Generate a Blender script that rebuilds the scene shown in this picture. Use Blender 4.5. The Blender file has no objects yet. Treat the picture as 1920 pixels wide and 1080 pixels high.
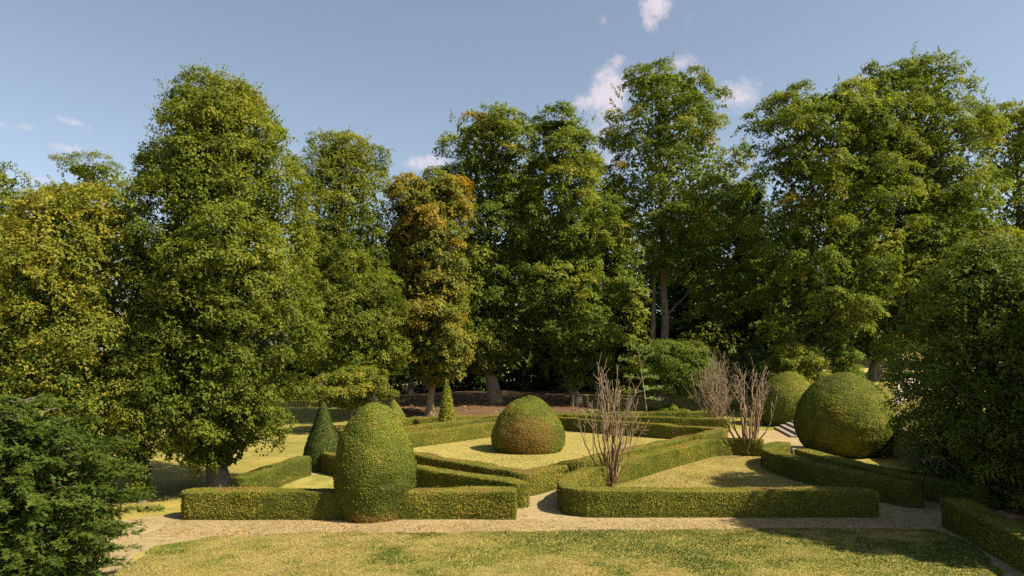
import bpy, math
import numpy as np

R = math.radians
scene = bpy.context.scene
col = scene.collection

# ------------------------------------------------------------------ camera
FP, CX, HY, CH = 1280.0, 960.0, 660.0, 5.5      # focal length in px of a 1920 frame, centre, horizon row, eye height
cam_data = bpy.data.cameras.new('camera')
cam = bpy.data.objects.new('camera', cam_data)
col.objects.link(cam)
cam.location = (0, 0, CH)
cam.rotation_euler = (R(90), 0, 0)
cam_data.sensor_width = 36.0
cam_data.lens = 24.0
cam_data.shift_y = (HY - 540) / 1920
cam_data.clip_end = 6000
scene.camera = cam

# ------------------------------------------------------------------ light
SUN_EL, SUN_AZ = 47.0, 23.0        # elevation; degrees from +X towards the camera side
sun_dir = (math.cos(R(SUN_AZ)) * math.cos(R(SUN_EL)), -math.sin(R(SUN_AZ)) * math.cos(R(SUN_EL)), math.sin(R(SUN_EL)))
world = bpy.data.worlds.new('World')
scene.world = world
world.use_nodes = True
sd = bpy.data.lights.new('sun', 'SUN')
sd.energy = 5.0
sd.angle = R(0.55)
sd.color = (1.0, 0.86, 0.66)
so = bpy.data.objects.new('sun', sd)
col.objects.link(so)
so.rotation_euler = (R(90 - SUN_EL), 0, math.atan2(sun_dir[1], sun_dir[0]) + R(90))
scene.view_settings.view_transform = 'Standard'
scene.view_settings.look = 'None'
scene.view_settings.gamma = 1.0
scene.view_settings.use_curve_mapping = False
scene.view_settings.exposure = 1.21
scene.render.engine = 'CYCLES'
scene.cycles.max_bounces = 8
scene.cycles.diffuse_bounces = 6
scene.cycles.glossy_bounces = 2
scene.cycles.transmission_bounces = 3
scene.cycles.transparent_max_bounces = 4
scene.cycles.use_denoising = False
scene.cycles.caustics_reflective = False
scene.cycles.caustics_refractive = False


def build_world():
    nt = world.node_tree
    n, l = nt.nodes, nt.links
    n.clear()
    out = n.new('ShaderNodeOutputWorld')
    bg = n.new('ShaderNodeBackground')
    bg.inputs['Strength'].default_value = 0.068
    sky = n.new('ShaderNodeTexSky')
    sky.sky_type = 'NISHITA'
    sky.sun_disc = False
    sky.sun_elevation = R(SUN_EL)
    sky.sun_rotation = math.atan2(sun_dir[0], sun_dir[1])
    sky.altitude = 200
    sky.air_density = 1.0
    sky.dust_density = 1.3
    sky.ozone_density = 2.2
    hs = n.new('ShaderNodeHueSaturation')
    hs.inputs['Saturation'].default_value = 0.72
    hs.inputs['Value'].default_value = 1.0
    hs.inputs['Hue'].default_value = 0.495
    l.new(sky.outputs[0], hs.inputs['Color'])
    tc = n.new('ShaderNodeTexCoord')
    no = n.new('ShaderNodeTexNoise')
    no.inputs['Scale'].default_value = 46
    no.inputs['Detail'].default_value = 7
    no.inputs['Roughness'].default_value = 0.68
    l.new(tc.outputs['Generated'], no.inputs['Vector'])
    # fair-weather puffs: direction, angular half sizes, weight
    puffs = [(1142, 178, 42, 52, 1.1), (1100, 190, 30, 18, .75), (1140, 245, 50, 45, .62), (1150, 290, 60, 40, .5), (1386, 178, 46, 32, .82),
             (1283, 115, 26, 16, .78), (1302, 132, 17, 14, .8), (1232, 8, 34, 26, 1.0), (1222, 40, 18, 22, .62),
             (1160, 112, 30, 14, .5), (1130, 38, 14, 12, .28), (798, 305, 46, 18, .8), (10, 235, 60, 11, .5), (130, 278, 36, 12, .48), (135, 228, 30, 9, .46),
             (170, 240, 14, 8, .45), (40, 335, 60, 12, .5), (1295, 35, 14, 16, .26)]
    acc = None
    for px, py, ax, ay, w in puffs:
        d = np.array([(px - CX) / FP, 1, (HY - py) / FP])
        ln = np.linalg.norm(d)
        d /= ln
        mp = n.new('ShaderNodeMapping')
        mp.vector_type = 'POINT'
        sx, sz = FP * ln / ax / .88, FP * ln / ay / .88
        mp.inputs['Scale'].default_value = (sx, 8, sz)
        mp.inputs['Location'].default_value = (-d[0] * sx, -d[1] * 8, -d[2] * sz)
        l.new(tc.outputs['Generated'], mp.inputs['Vector'])
        ln_ = n.new('ShaderNodeVectorMath')
        ln_.operation = 'LENGTH'
        l.new(mp.outputs[0], ln_.inputs[0])
        mr = n.new('ShaderNodeMapRange')
        mr.interpolation_type = 'SMOOTHSTEP'
        mr.inputs['From Min'].default_value = 1.7
        mr.inputs['From Max'].default_value = 0.0
        mr.inputs['To Min'].default_value = 0
        mr.inputs['To Max'].default_value = w
        l.new(ln_.outputs['Value'], mr.inputs['Value'])
        if acc is None:
            acc = mr.outputs[0]
        else:
            mx = n.new('ShaderNodeMath')
            mx.operation = 'MAXIMUM'
            l.new(acc, mx.inputs[0])
            l.new(mr.outputs[0], mx.inputs[1])
            acc = mx.outputs[0]
    ad = n.new('ShaderNodeMath')
    ad.operation = 'MULTIPLY_ADD'
    l.new(no.outputs[0], ad.inputs[0])
    ad.inputs[1].default_value = 1.7
    l.new(acc, ad.inputs[2])
    al = n.new('ShaderNodeMapRange')
    al.interpolation_type = 'SMOOTHSTEP'
    al.inputs['From Min'].default_value = 0.98
    al.inputs['From Max'].default_value = 1.85
    al.inputs['To Max'].default_value = 0.72
    l.new(ad.outputs[0], al.inputs['Value'])
    mul = n.new('ShaderNodeMath')                      # no cloud where no puff is
    mul.operation = 'MULTIPLY'
    gate = n.new('ShaderNodeMapRange')
    gate.inputs['From Min'].default_value = 0.02
    gate.inputs['From Max'].default_value = 0.3
    l.new(acc, gate.inputs['Value'])
    l.new(al.outputs[0], mul.inputs[0])
    l.new(gate.outputs[0], mul.inputs[1])
    mix = n.new('ShaderNodeMixRGB')
    mix.inputs['Color2'].default_value = (6.3, 5.5, 5.7, 1)
    l.new(mul.outputs[0], mix.inputs['Fac'])
    l.new(hs.outputs[0], mix.inputs['Color1'])
    l.new(mix.outputs[0], bg.inputs['Color'])
    l.new(bg.outputs[0], out.inputs['Surface'])


build_world()

# ------------------------------------------------------------------ helpers
rng = np.random.default_rng(7)


def X(px, Y):
    return (px - CX) / FP * Y


def Z(py, Y):
    return CH - (py - HY) / FP * Y


def smooth(a, b, x):
    t = np.clip((np.asarray(x, float) - a) / (b - a), 0, 1)
    return t * t * (3 - 2 * t)


_wk = {}


def wob(p, freq, seed=0, oct=3):
    """cheap smooth 3-D noise in about -1..1 from summed sines"""
    key = (seed, oct)
    if key not in _wk:
        r = np.random.default_rng(1000 + seed)
        _wk[key] = [(r.normal(size=(5, 3)), r.uniform(0, 6.28, 5)) for _ in range(oct)]
    p = np.asarray(p, float)
    out = np.zeros(p.shape[:-1])
    a, f, tot = 1.0, freq, 0.0
    for K, ph in _wk[key]:
        out += a * np.sin(p @ (K.T * f) + ph).sum(-1) / 2.4
        tot += a
        a *= .55
        f *= 2.1
    return out / tot


def unit(v):
    return v / np.maximum(np.linalg.norm(v, axis=-1, keepdims=True), 1e-9)


def ground_z(x, y):
    """flat garden; rises slightly under the wood and to an upper terrace on the right"""
    x = np.asarray(x, float)
    y = np.asarray(y, float)
    z = .75 * smooth(53, 64, y) * smooth(-22, -4, x)
    edge = 18.6 + np.clip(y - 28, 0, 12) * .22 + smooth(40, 54, y) * 2.2
    t = smooth(0, 1.0, x - edge) * (1.5 - .5 * smooth(40, 50, y)) * (y > 20)
    t = t * smooth(21, 26, y)
    bank = smooth(0, 7.5, x - edge - 1.0) * 1.9 * smooth(30, 44, y)
    far = smooth(68, 150, y) * 9.0 * smooth(14, 50, x)
    return np.maximum(z, t + bank) + far


def mesh_from(name, verts, faces):
    me = bpy.data.meshes.new(name)
    me.from_pydata([tuple(v) for v in verts], [], [tuple(f) for f in faces])
    me.update()
    return me


def link(name, me, mat=None, parent=None, smooth_=False):
    o = bpy.data.objects.new(name, me)
    col.objects.link(o)
    if mat is not None:
        me.materials.append(mat)
    if parent is not None:
        o.parent = parent
    if smooth_:
        me.polygons.foreach_set('use_smooth', np.ones(len(me.polygons), bool))
    return o


def tag(o, label=None, cat=None, group=None, kind=None):
    if label:
        o['label'] = label
    if cat:
        o['category'] = cat
    if group:
        o['group'] = group
    if kind:
        o['kind'] = kind
    return o


def empty(name, loc, label, cat, group=None):
    o = bpy.data.objects.new(name, None)
    col.objects.link(o)
    o.location = loc
    o.empty_display_size = .3
    return tag(o, label, cat, group)


def leaf_mesh(name, C, U, V, tint, bend=0.25, tri=True):
    """one small folded leaf per centre: U half length vectors, V half width vectors"""
    n = len(C)
    N = unit(np.cross(U, V)) * np.linalg.norm(V, axis=1, keepdims=True) * bend
    if tri:
        verts = np.stack([C - U * .7 + V, C - U * .7 - V, C + U], 1).reshape(-1, 3)
        k = 3
    else:
        verts = np.stack([C - U, C + V + N - U * .1, C + U, C - V + N - U * .1], 1).reshape(-1, 3)
        k = 4
    me = bpy.data.meshes.new(name)
    me.vertices.add(n * k)
    me.vertices.foreach_set('co', verts.astype(np.float32).ravel())
    me.loops.add(n * k)
    me.loops.foreach_set('vertex_index', np.arange(n * k, dtype=np.int32))
    me.polygons.add(n)
    me.polygons.foreach_set('loop_start', np.arange(0, n * k, k, dtype=np.int32))
    me.update(calc_edges=True)
    at = me.attributes.new('tint', 'FLOAT', 'FACE')
    at.data.foreach_set('value', np.clip(tint, 0, 1).astype(np.float32))
    return me


def orient(Nrm, along, length, width):
    """half vectors of leaves lying square to Nrm, pointing roughly along `along`"""
    T = along - Nrm * (along * Nrm).sum(1, keepdims=True)
    T = unit(T)
    B = np.cross(Nrm, T)
    return T * length[:, None], B * width[:, None]


def tube_arrays(pts, radii, sides=7):
    pts = np.asarray(pts, float)
    m = len(pts)
    d = np.gradient(pts, axis=0)
    d = unit(d)
    ref = np.array([0.31, 0.95, 0.05])
    a = unit(np.cross(d, ref))
    b = np.cross(d, a)
    ang = np.linspace(0, 2 * math.pi, sides, endpoint=False)
    ring = a[:, None, :] * np.cos(ang)[None, :, None] + b[:, None, :] * np.sin(ang)[None, :, None]
    V = pts[:, None, :] + ring * np.asarray(radii, float)[:, None, None]
    F = []
    for i in range(m - 1):
        for j in range(sides):
            k = (j + 1) % sides
            F.append((i * sides + j, i * sides + k, (i + 1) * sides + k, (i + 1) * sides + j))
    F.append(tuple((m - 1) * sides + j for j in range(sides)))
    return V.reshape(-1, 3), F


class Geo:
    def __init__(s):
        s.v, s.f, s.n = [], [], 0

    def add(s, V, F):
        s.v.append(np.asarray(V, float))
        s.f += [tuple(i + s.n for i in f) for f in F]
        s.n += len(V)

    def tube(s, pts, radii, sides=7):
        s.add(*tube_arrays(pts, radii, sides))

    def mesh(s, name):
        return mesh_from(name, np.concatenate(s.v), s.f)


# ------------------------------------------------------------------ materials
def new_mat(name):
    m = bpy.data.materials.new(name)
    m.use_nodes = True
    m.node_tree.nodes.clear()
    return m, m.node_tree.nodes, m.node_tree.links


def ramp(n, stops):
    r = n.new('ShaderNodeValToRGB')
    e = r.color_ramp.elements
    while len(e) > 1:
        e.remove(e[0])
    e[0].position, e[0].color = stops[0][0], (*stops[0][1], 1)
    for p, c in stops[1:]:
        x = e.new(p)
        x.color = (*c, 1)
    return r


def leaf_mat(name, stops, trans=.35, rough=.6, spec=.1, patch=None):
    """stops: leaf colours over the per-leaf tint 0..1; patch: (colour, centre, radius) of withered foliage"""
    m, n, l = new_mat(name)
    out = n.new('ShaderNodeOutputMaterial')
    at = n.new('ShaderNodeAttribute')
    at.attribute_name = 'tint'
    r = ramp(n, stops)
    l.new(at.outputs['Fac'], r.inputs[0])
    p = n.new('ShaderNodeBsdfPrincipled')
    p.inputs['Roughness'].default_value = rough
    p.inputs['Specular IOR Level'].default_value = spec
    l.new(r.outputs[0], p.inputs['Base Color'])
    t = n.new('ShaderNodeBsdfTranslucent')
    hs = n.new('ShaderNodeHueSaturation')
    hs.inputs['Hue'].default_value = .49
    hs.inputs['Saturation'].default_value = 1.1
    hs.inputs['Value'].default_value = 1.25
    l.new(r.outputs[0], hs.inputs['Color'])
    l.new(hs.outputs[0], t.inputs['Color'])
    mx = n.new('ShaderNodeMixShader')
    mx.inputs[0].default_value = trans
    l.new(p.outputs[0], mx.inputs[1])
    l.new(t.outputs[0], mx.inputs[2])
    l.new(mx.outputs[0], out.inputs['Surface'])
    return m


def noise(n, l, scale, detail=4, rough=.6, coord='Object', vec=None, stretch=None):
    x = n.new('ShaderNodeTexNoise')
    x.inputs['Scale'].default_value = scale
    x.inputs['Detail'].default_value = detail
    x.inputs['Roughness'].default_value = rough
    tc = n.new('ShaderNodeTexCoord')
    src = tc.outputs[coord]
    if stretch:
        mp = n.new('ShaderNodeMapping')
        mp.inputs['Scale'].default_value = stretch
        l.new(src, mp.inputs['Vector'])
        src = mp.outputs[0]
    l.new(src, x.inputs['Vector'])
    return x


def ground_mat(name, layers, bump=.5, bscale=40, rough=.95):
    """layers: list of (noise scale, lo, hi, colour); first is the base with its own two colours"""
    m, n, l = new_mat(name)
    out = n.new('ShaderNodeOutputMaterial')
    p = n.new('ShaderNodeBsdfPrincipled')
    p.inputs['Roughness'].default_value = rough
    p.inputs['Specular IOR Level'].default_value = .1
    base = layers[0]
    nz = noise(n, l, base[0], 6, .7)
    r = ramp(n, [(.3, base[1]), (.7, base[2])])
    l.new(nz.outputs[0], r.inputs[0])
    cur = r.outputs[0]
    for k, (sc, lo, hi, c, amt) in enumerate(layers[1:]):
        nz = noise(n, l, sc, 5, .65)
        nz.inputs['Distortion'].default_value = .4
        mr = n.new('ShaderNodeMapRange')
        mr.inputs['From Min'].default_value = lo
        mr.inputs['From Max'].default_value = hi
        mr.inputs['To Max'].default_value = amt
        l.new(nz.outputs[0], mr.inputs['Value'])
        mx = n.new('ShaderNodeMixRGB')
        mx.inputs['Color2'].default_value = (*c, 1)
        l.new(mr.outputs[0], mx.inputs['Fac'])
        l.new(cur, mx.inputs['Color1'])
        cur = mx.outputs[0]
    bn = noise(n, l, bscale, 6, .75)
    b = n.new('ShaderNodeBump')
    b.inputs['Strength'].default_value = bump
    b.inputs['Distance'].default_value = .04
    l.new(bn.outputs[0], b.inputs['Height'])
    l.new(b.outputs[0], p.inputs['Normal'])
    l.new(cur, p.inputs['Base Color'])
    l.new(p.outputs[0], out.inputs['Surface'])
    return m


def bark_mat(name, a, b, scale=6, stretch=(1, 1, .25)):
    m, n, l = new_mat(name)
    out = n.new('ShaderNodeOutputMaterial')
    p = n.new('ShaderNodeBsdfPrincipled')
    p.inputs['Roughness'].default_value = .9
    p.inputs['Specular IOR Level'].default_value = .15
    nz = noise(n, l, scale, 7, .7, stretch=stretch)
    r = ramp(n, [(.3, a), (.68, b)])
    l.new(nz.outputs[0], r.inputs[0])
    l.new(r.outputs[0], p.inputs['Base Color'])
    bp = n.new('ShaderNodeBump')
    bp.inputs['Strength'].default_value = .8
    bp.inputs['Distance'].default_value = .05
    l.new(nz.outputs[0], bp.inputs['Height'])
    l.new(bp.outputs[0], p.inputs['Normal'])
    l.new(p.outputs[0], out.inputs['Surface'])
    return m


M = {}
M['hornbeam'] = leaf_mat('hornbeam_leaf', [(0, (.05, .078, .010)), (.45, (.125, .162, .02)), (.8, (.22, .24, .032)), (.93, (.28, .26, .035)), (1, (.30, .16, .03))], .42)
M['lime'] = leaf_mat('lime_leaf', [(0, (.06, .10, .014)), (.4, (.14, .17, .022)), (.65, (.24, .235, .032)), (.9, (.33, .275, .04)), (1, (.32, .19, .03))], .42)
M['chestnut'] = leaf_mat('chestnut_leaf', [(0, (.055, .09, .014)), (.45, (.142, .19, .026)), (.75, (.235, .26, .038)), (.9, (.28, .23, .035)), (1, (.32, .15, .03))], .44)
M['rust'] = leaf_mat('autumn_chestnut_leaf', [(0, (.07, .11, .02)), (.4, (.15, .18, .03)), (.62, (.27, .225, .035)), (.85, (.35, .225, .04)), (1, (.32, .15, .03))], .42)
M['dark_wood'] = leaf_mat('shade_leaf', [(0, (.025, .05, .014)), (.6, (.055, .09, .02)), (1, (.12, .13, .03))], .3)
M['conifer'] = leaf_mat('spruce_needle', [(0, (.03, .052, .008)), (.5, (.065, .10, .014)), (.85, (.12, .16, .026)), (1, (.16, .10, .04))], .3)
M['thuja'] = leaf_mat('evergreen_spray', [(0, (.04, .07, .010)), (.5, (.10, .14, .018)), (.85, (.15, .19, .03)), (1, (.2, .15, .04))], .36)
M['haze_tree'] = leaf_mat('hazed_leaf', [(0, (.10, .15, .10)), (1, (.19, .25, .15))], .3)  # distance haze painted into pale bluish leaf colours
M['yew'] = leaf_mat('clipped_yew_leaf', [(0, (.045, .07, .010)), (.4, (.115, .145, .016)), (.7, (.20, .21, .026)), (.88, (.25, .19, .035)), (1, (.20, .085, .03))], .12, .7, .12)
M['yew_dark'] = leaf_mat('dark_yew_leaf', [(0, (.018, .036, .008)), (.6, (.04, .065, .012)), (1, (.08, .11, .018))], .1, .7, .12)
M['box'] = leaf_mat('clipped_box_leaf', [(0, (.05, .07, .010)), (.4, (.125, .14, .016)), (.7, (.22, .205, .026)), (.88, (.26, .19, .035)), (1, (.22, .10, .04))], .12, .7, .12)
M['shrub'] = leaf_mat('shrub_leaf', [(0, (.07, .11, .016)), (.5, (.15, .20, .028)), (.85, (.28, .29, .04)), (1, (.38, .24, .04))], .4)
M['sapling'] = leaf_mat('sapling_leaf', [(0, (.14, .22, .045)), (1, (.25, .33, .08))], .35)
M['core'] = ground_mat('hedge_core', [(14, (.04, .05, .010), (.10, .11, .018)), (3, .55, .75, (.09, .055, .02), .8)], .9, 30)
M['bark'] = bark_mat('chestnut_bark', (.10, .075, .05), (.30, .235, .165))
M['bark_dark'] = bark_mat('hornbeam_bark', (.07, .06, .05), (.20, .175, .145))
M['bare'] = bark_mat('bare_wood', (.11, .075, .038), (.31, .215, .11), 9)
M['twig'] = bark_mat('bare_twig', (.15, .115, .075), (.32, .245, .155), 12)
M['litter'] = leaf_mat('fallen_leaf', [(0, (.16, .075, .03)), (.5, (.30, .17, .06)), (1, (.45, .30, .11))], .1)
M['grass'] = leaf_mat('grass_blade', [(0, (.05, .085, .013)), (.3, (.135, .16, .03)), (.6, (.25, .215, .066)), (1, (.35, .28, .12))], .3, .7, .1)
M['ground'] = ground_mat('rough_grass', [(.35, (.13, .13, .03), (.30, .24, .06)), (1.3, .5, .7, (.09, .11, .025), .7), (9, .55, .8, (.36, .27, .09), .5)], .7, 30)
M['wood_floor'] = ground_mat('wood_floor', [(.8, (.065, .042, .026), (.13, .078, .04)), (3, .5, .7, (.17, .11, .06), .6), (.5, .55, .7, (.10, .10, .03), .6)], .9, 25)
M['lawn'] = ground_mat('dry_lawn', [(.42, (.30, .25, .07), (.22, .205, .048)), (.9, .47, .62, (.13, .15, .03), .85), (2.4, .56, .75, (.32, .20, .07), .6), (12, .5, .8, (.52, .40, .14), .45)], .7, 45)
M['inner_lawn'] = ground_mat('parched_lawn', [(.5, (.32, .265, .085), (.25, .225, .06)), (1.6, .52, .72, (.24, .22, .05), .55), (14, .5, .8, (.54, .42, .17), .5)], .6, 45)
M['path'] = ground_mat('sandy_path', [(.6, (.27, .212, .11), (.35, .275, .145)), (4, .48, .66, (.17, .12, .055), .8), (30, .55, .8, (.21, .14, .065), .6), (1.2, .6, .75, (.33, .28, .09), .5)], .8, 50)
M['gravel'] = ground_mat('pale_gravel', [(2, (.46, .40, .30), (.60, .53, .42)), (20, .55, .8, (.3, .25, .18), .5)], .6, 40)
M['soil'] = ground_mat('bare_soil', [(2, (.11, .06, .04), (.20, .11, .07)), (9, .55, .8, (.27, .15, .08), .7)], .9, 30)
M['stone'] = ground_mat('limestone', [(3, (.19, .165, .125), (.30, .26, .20)), (1.2, .55, .75, (.12, .105, .08), .7)], .7, 18, .85)
M['far_wall'] = ground_mat('tan_render', [(1.2, (.30, .22, .14), (.40, .29, .18))], .4, 8, .9)


# ------------------------------------------------------------------ the setting: ground sheets
def sheet(name, pts, z, mat, cell=.5, jitter=.12, label=None, seed=3, follow=True):
    """a ground sheet filling a polygon, its rim slightly ragged"""
    pts = np.asarray(pts, float)
    ring = []
    for i in range(len(pts)):
        a, b = pts[i], pts[(i + 1) % len(pts)]
        k = max(2, int(np.linalg.norm(b - a) / .22))
        for t in np.linspace(0, 1, k, endpoint=False):
            ring.append(a + (b - a) * t)
    ring = np.array(ring)
    p3 = np.c_[ring, np.zeros(len(ring))]
    ring[:, 0] += jitter * wob(p3, 2.6, seed)
    ring[:, 1] += jitter * wob(p3, 2.6, seed + 1)
    me = mesh_from(name, np.c_[ring, np.full(len(ring), z)], [tuple(range(len(ring)))])
    o = link(name, me, mat)
    tag(o, label, None, None, 'structure')
    return o


def inside(poly, x, y):
    poly = np.asarray(poly)
    c = np.zeros(len(x), bool)
    j = len(poly) - 1
    for i in range(len(poly)):
        xi, yi = poly[i]
        xj, yj = poly[j]
        c ^= ((yi > y) != (yj > y)) & (x < (xj - xi) * (y - yi) / (yj - yi + 1e-12) + xi)
        j = i
    return c


def build_ground():
    xs = np.concatenate([[-3000, -800, -250, -120], np.arange(-70, 71, 1.0), [120, 250, 800, 3000]])
    ys = np.concatenate([[-600, -100, -20], np.arange(0, 101, 1.0), np.arange(105, 200, 8), [260, 500, 1200, 4500]])
    gx, gy = np.meshgrid(xs, ys)
    gz = ground_z(gx, gy)
    p = np.stack([gx, gy, np.zeros_like(gx)], -1)
    gz = gz + .03 * wob(p, .5, 5) * smooth(50, 60, gy)
    V = np.stack([gx, gy, gz], -1).reshape(-1, 3)
    nx = len(xs)
    F = [(j * nx + i, j * nx + i + 1, (j + 1) * nx + i + 1, (j + 1) * nx + i) for j in range(len(ys) - 1) for i in range(nx - 1)]
    me = mesh_from('ground', V, F)
    me.materials.append(M['ground'])
    me.materials.append(M['wood_floor'])
    me.materials.append(M['soil'])
    me.materials.append(M['inner_lawn'])
    cx = V[np.array(F)].mean(1)
    idx = np.zeros(len(F), np.int32)
    wn = wob(np.c_[cx[:, :2], np.zeros(len(cx))], .3, 9)
    wood = (cx[:, 1] > 54 + 2 * wn) & (cx[:, 1] < 110) & (cx[:, 0] > -12 + 2 * wn) & (cx[:, 0] < 7 + 3 * wn)
    idx[wood] = 1
    soil = (cx[:, 0] > 14.2) & (cx[:, 0] < 30) & (cx[:, 1] < 30) & (cx[:, 1] > 12)
    idx[soil] = 2
    idx[(cx[:, 0] > 22) & (cx[:, 1] > 74)] = 3             # stubble field on the rise beyond the wood
    me.polygons.foreach_set('material_index', idx)
    o = link('ground', me, None, None, True)
    tag(o, kind='structure')


build_ground()
LAWN = [(-9.3, 14), (-9.9, 17.3), (-10.1, 19.2), (-9.0, 20.3), (-6, 20.75), (-2, 20.7), (2, 20.95), (6, 21.15), (10, 21.25), (13.0, 21.1), (13.2, 19.5), (12.2, 17), (11.2, 14)]
PATH = [(-12.5, 13), (-12.8, 19), (-13.4, 22.2), (-11.2, 23.2), (-10.8, 25), (-9.6, 31), (-9.8, 36), (-10.4, 41), (-1, 50.3), (3, 51.5), (8, 50.6), (16, 48.2), (20, 47), (18.6, 42), (16.5, 38), (15.4, 33), (15.6, 29),
        (16.5, 25), (17, 22.5), (14.2, 21.8), (13.2, 16), (13, 13)]
sheet('path', PATH, .006, M['path'], jitter=.25, seed=21)
sheet('lawn', LAWN, .016, M['lawn'], jitter=.16, seed=23)
DIAM = [(-9.1, 35.7), (.5, 26.2), (12.8, 41.4), (2.4, 48.7)]
sheet('inner_lawn', DIAM, .012, M['inner_lawn'], jitter=.02, seed=25)
COMP_R = [(2.1, 23.2), (3.1, 27.1), (7.2, 32.3), (10.3, 36), (13.2, 36), (12.2, 33), (12.1, 30.8), (12.6, 28), (13.3, 25.8), (12.4, 23.1)]
sheet('inner_lawn', COMP_R, .012, M['inner_lawn'], jitter=.02, seed=27)
COMP_L = [(-10.6, 22.8), (-10.2, 25.2), (-9.3, 30.4), (-7.7, 30.6), (.3, 24.2), (.1, 22.8)]
sheet('inner_lawn', COMP_L, .012, M['lawn'], jitter=.02, seed=29)


# ------------------------------------------------------------------ clipped hedges and topiary
def surface_leaves(P, N, size, seed, tint_fn, lift=.02, rag=.5, aspect=.6):
    r = np.random.default_rng(seed)
    n = len(P)
    Nn = unit(N + r.normal(size=(n, 3)) * rag)
    along = r.normal(size=(n, 3)) + np.array([0, 0, .5]) + N * .5
    L = size * r.uniform(.7, 1.35, n)
    U, V = orient(Nn, along, L * .5, L * .5 * aspect)
    C = P + N * (r.uniform(-.3, 1, n)[:, None] * lift) + N * (np.where(r.random(n) < .025, r.uniform(.01, .085, n), 0) * (size > .03))[:, None]   # a few stray shoots
    return C, U, V, tint_fn(P, r)


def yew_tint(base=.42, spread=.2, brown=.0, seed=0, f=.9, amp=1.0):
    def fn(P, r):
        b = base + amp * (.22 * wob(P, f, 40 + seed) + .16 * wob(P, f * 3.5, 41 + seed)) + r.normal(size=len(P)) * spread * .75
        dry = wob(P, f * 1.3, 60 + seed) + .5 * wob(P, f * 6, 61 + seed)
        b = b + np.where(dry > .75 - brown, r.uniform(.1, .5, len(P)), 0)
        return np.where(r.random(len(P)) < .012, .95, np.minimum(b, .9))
    return fn


def sample_mesh(V, F, density, seed):
    """random points with normals on quads"""
    r = np.random.default_rng(seed)
    Fa = np.asarray(F)
    a, b, c, d = (V[Fa[:, i]] for i in range(4))
    nn = np.cross(c - a, d - b)
    ar = np.linalg.norm(nn, axis=1) / 2
    cnt = r.poisson(ar * density)
    idx = np.repeat(np.arange(len(Fa)), cnt)
    s, t = r.random(len(idx))[:, None], r.random(len(idx))[:, None]
    P = (a[idx] * (1 - s) + b[idx] * s) * (1 - t) + (d[idx] * (1 - s) + c[idx] * s) * t
    return P, unit(nn)[idx]


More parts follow.
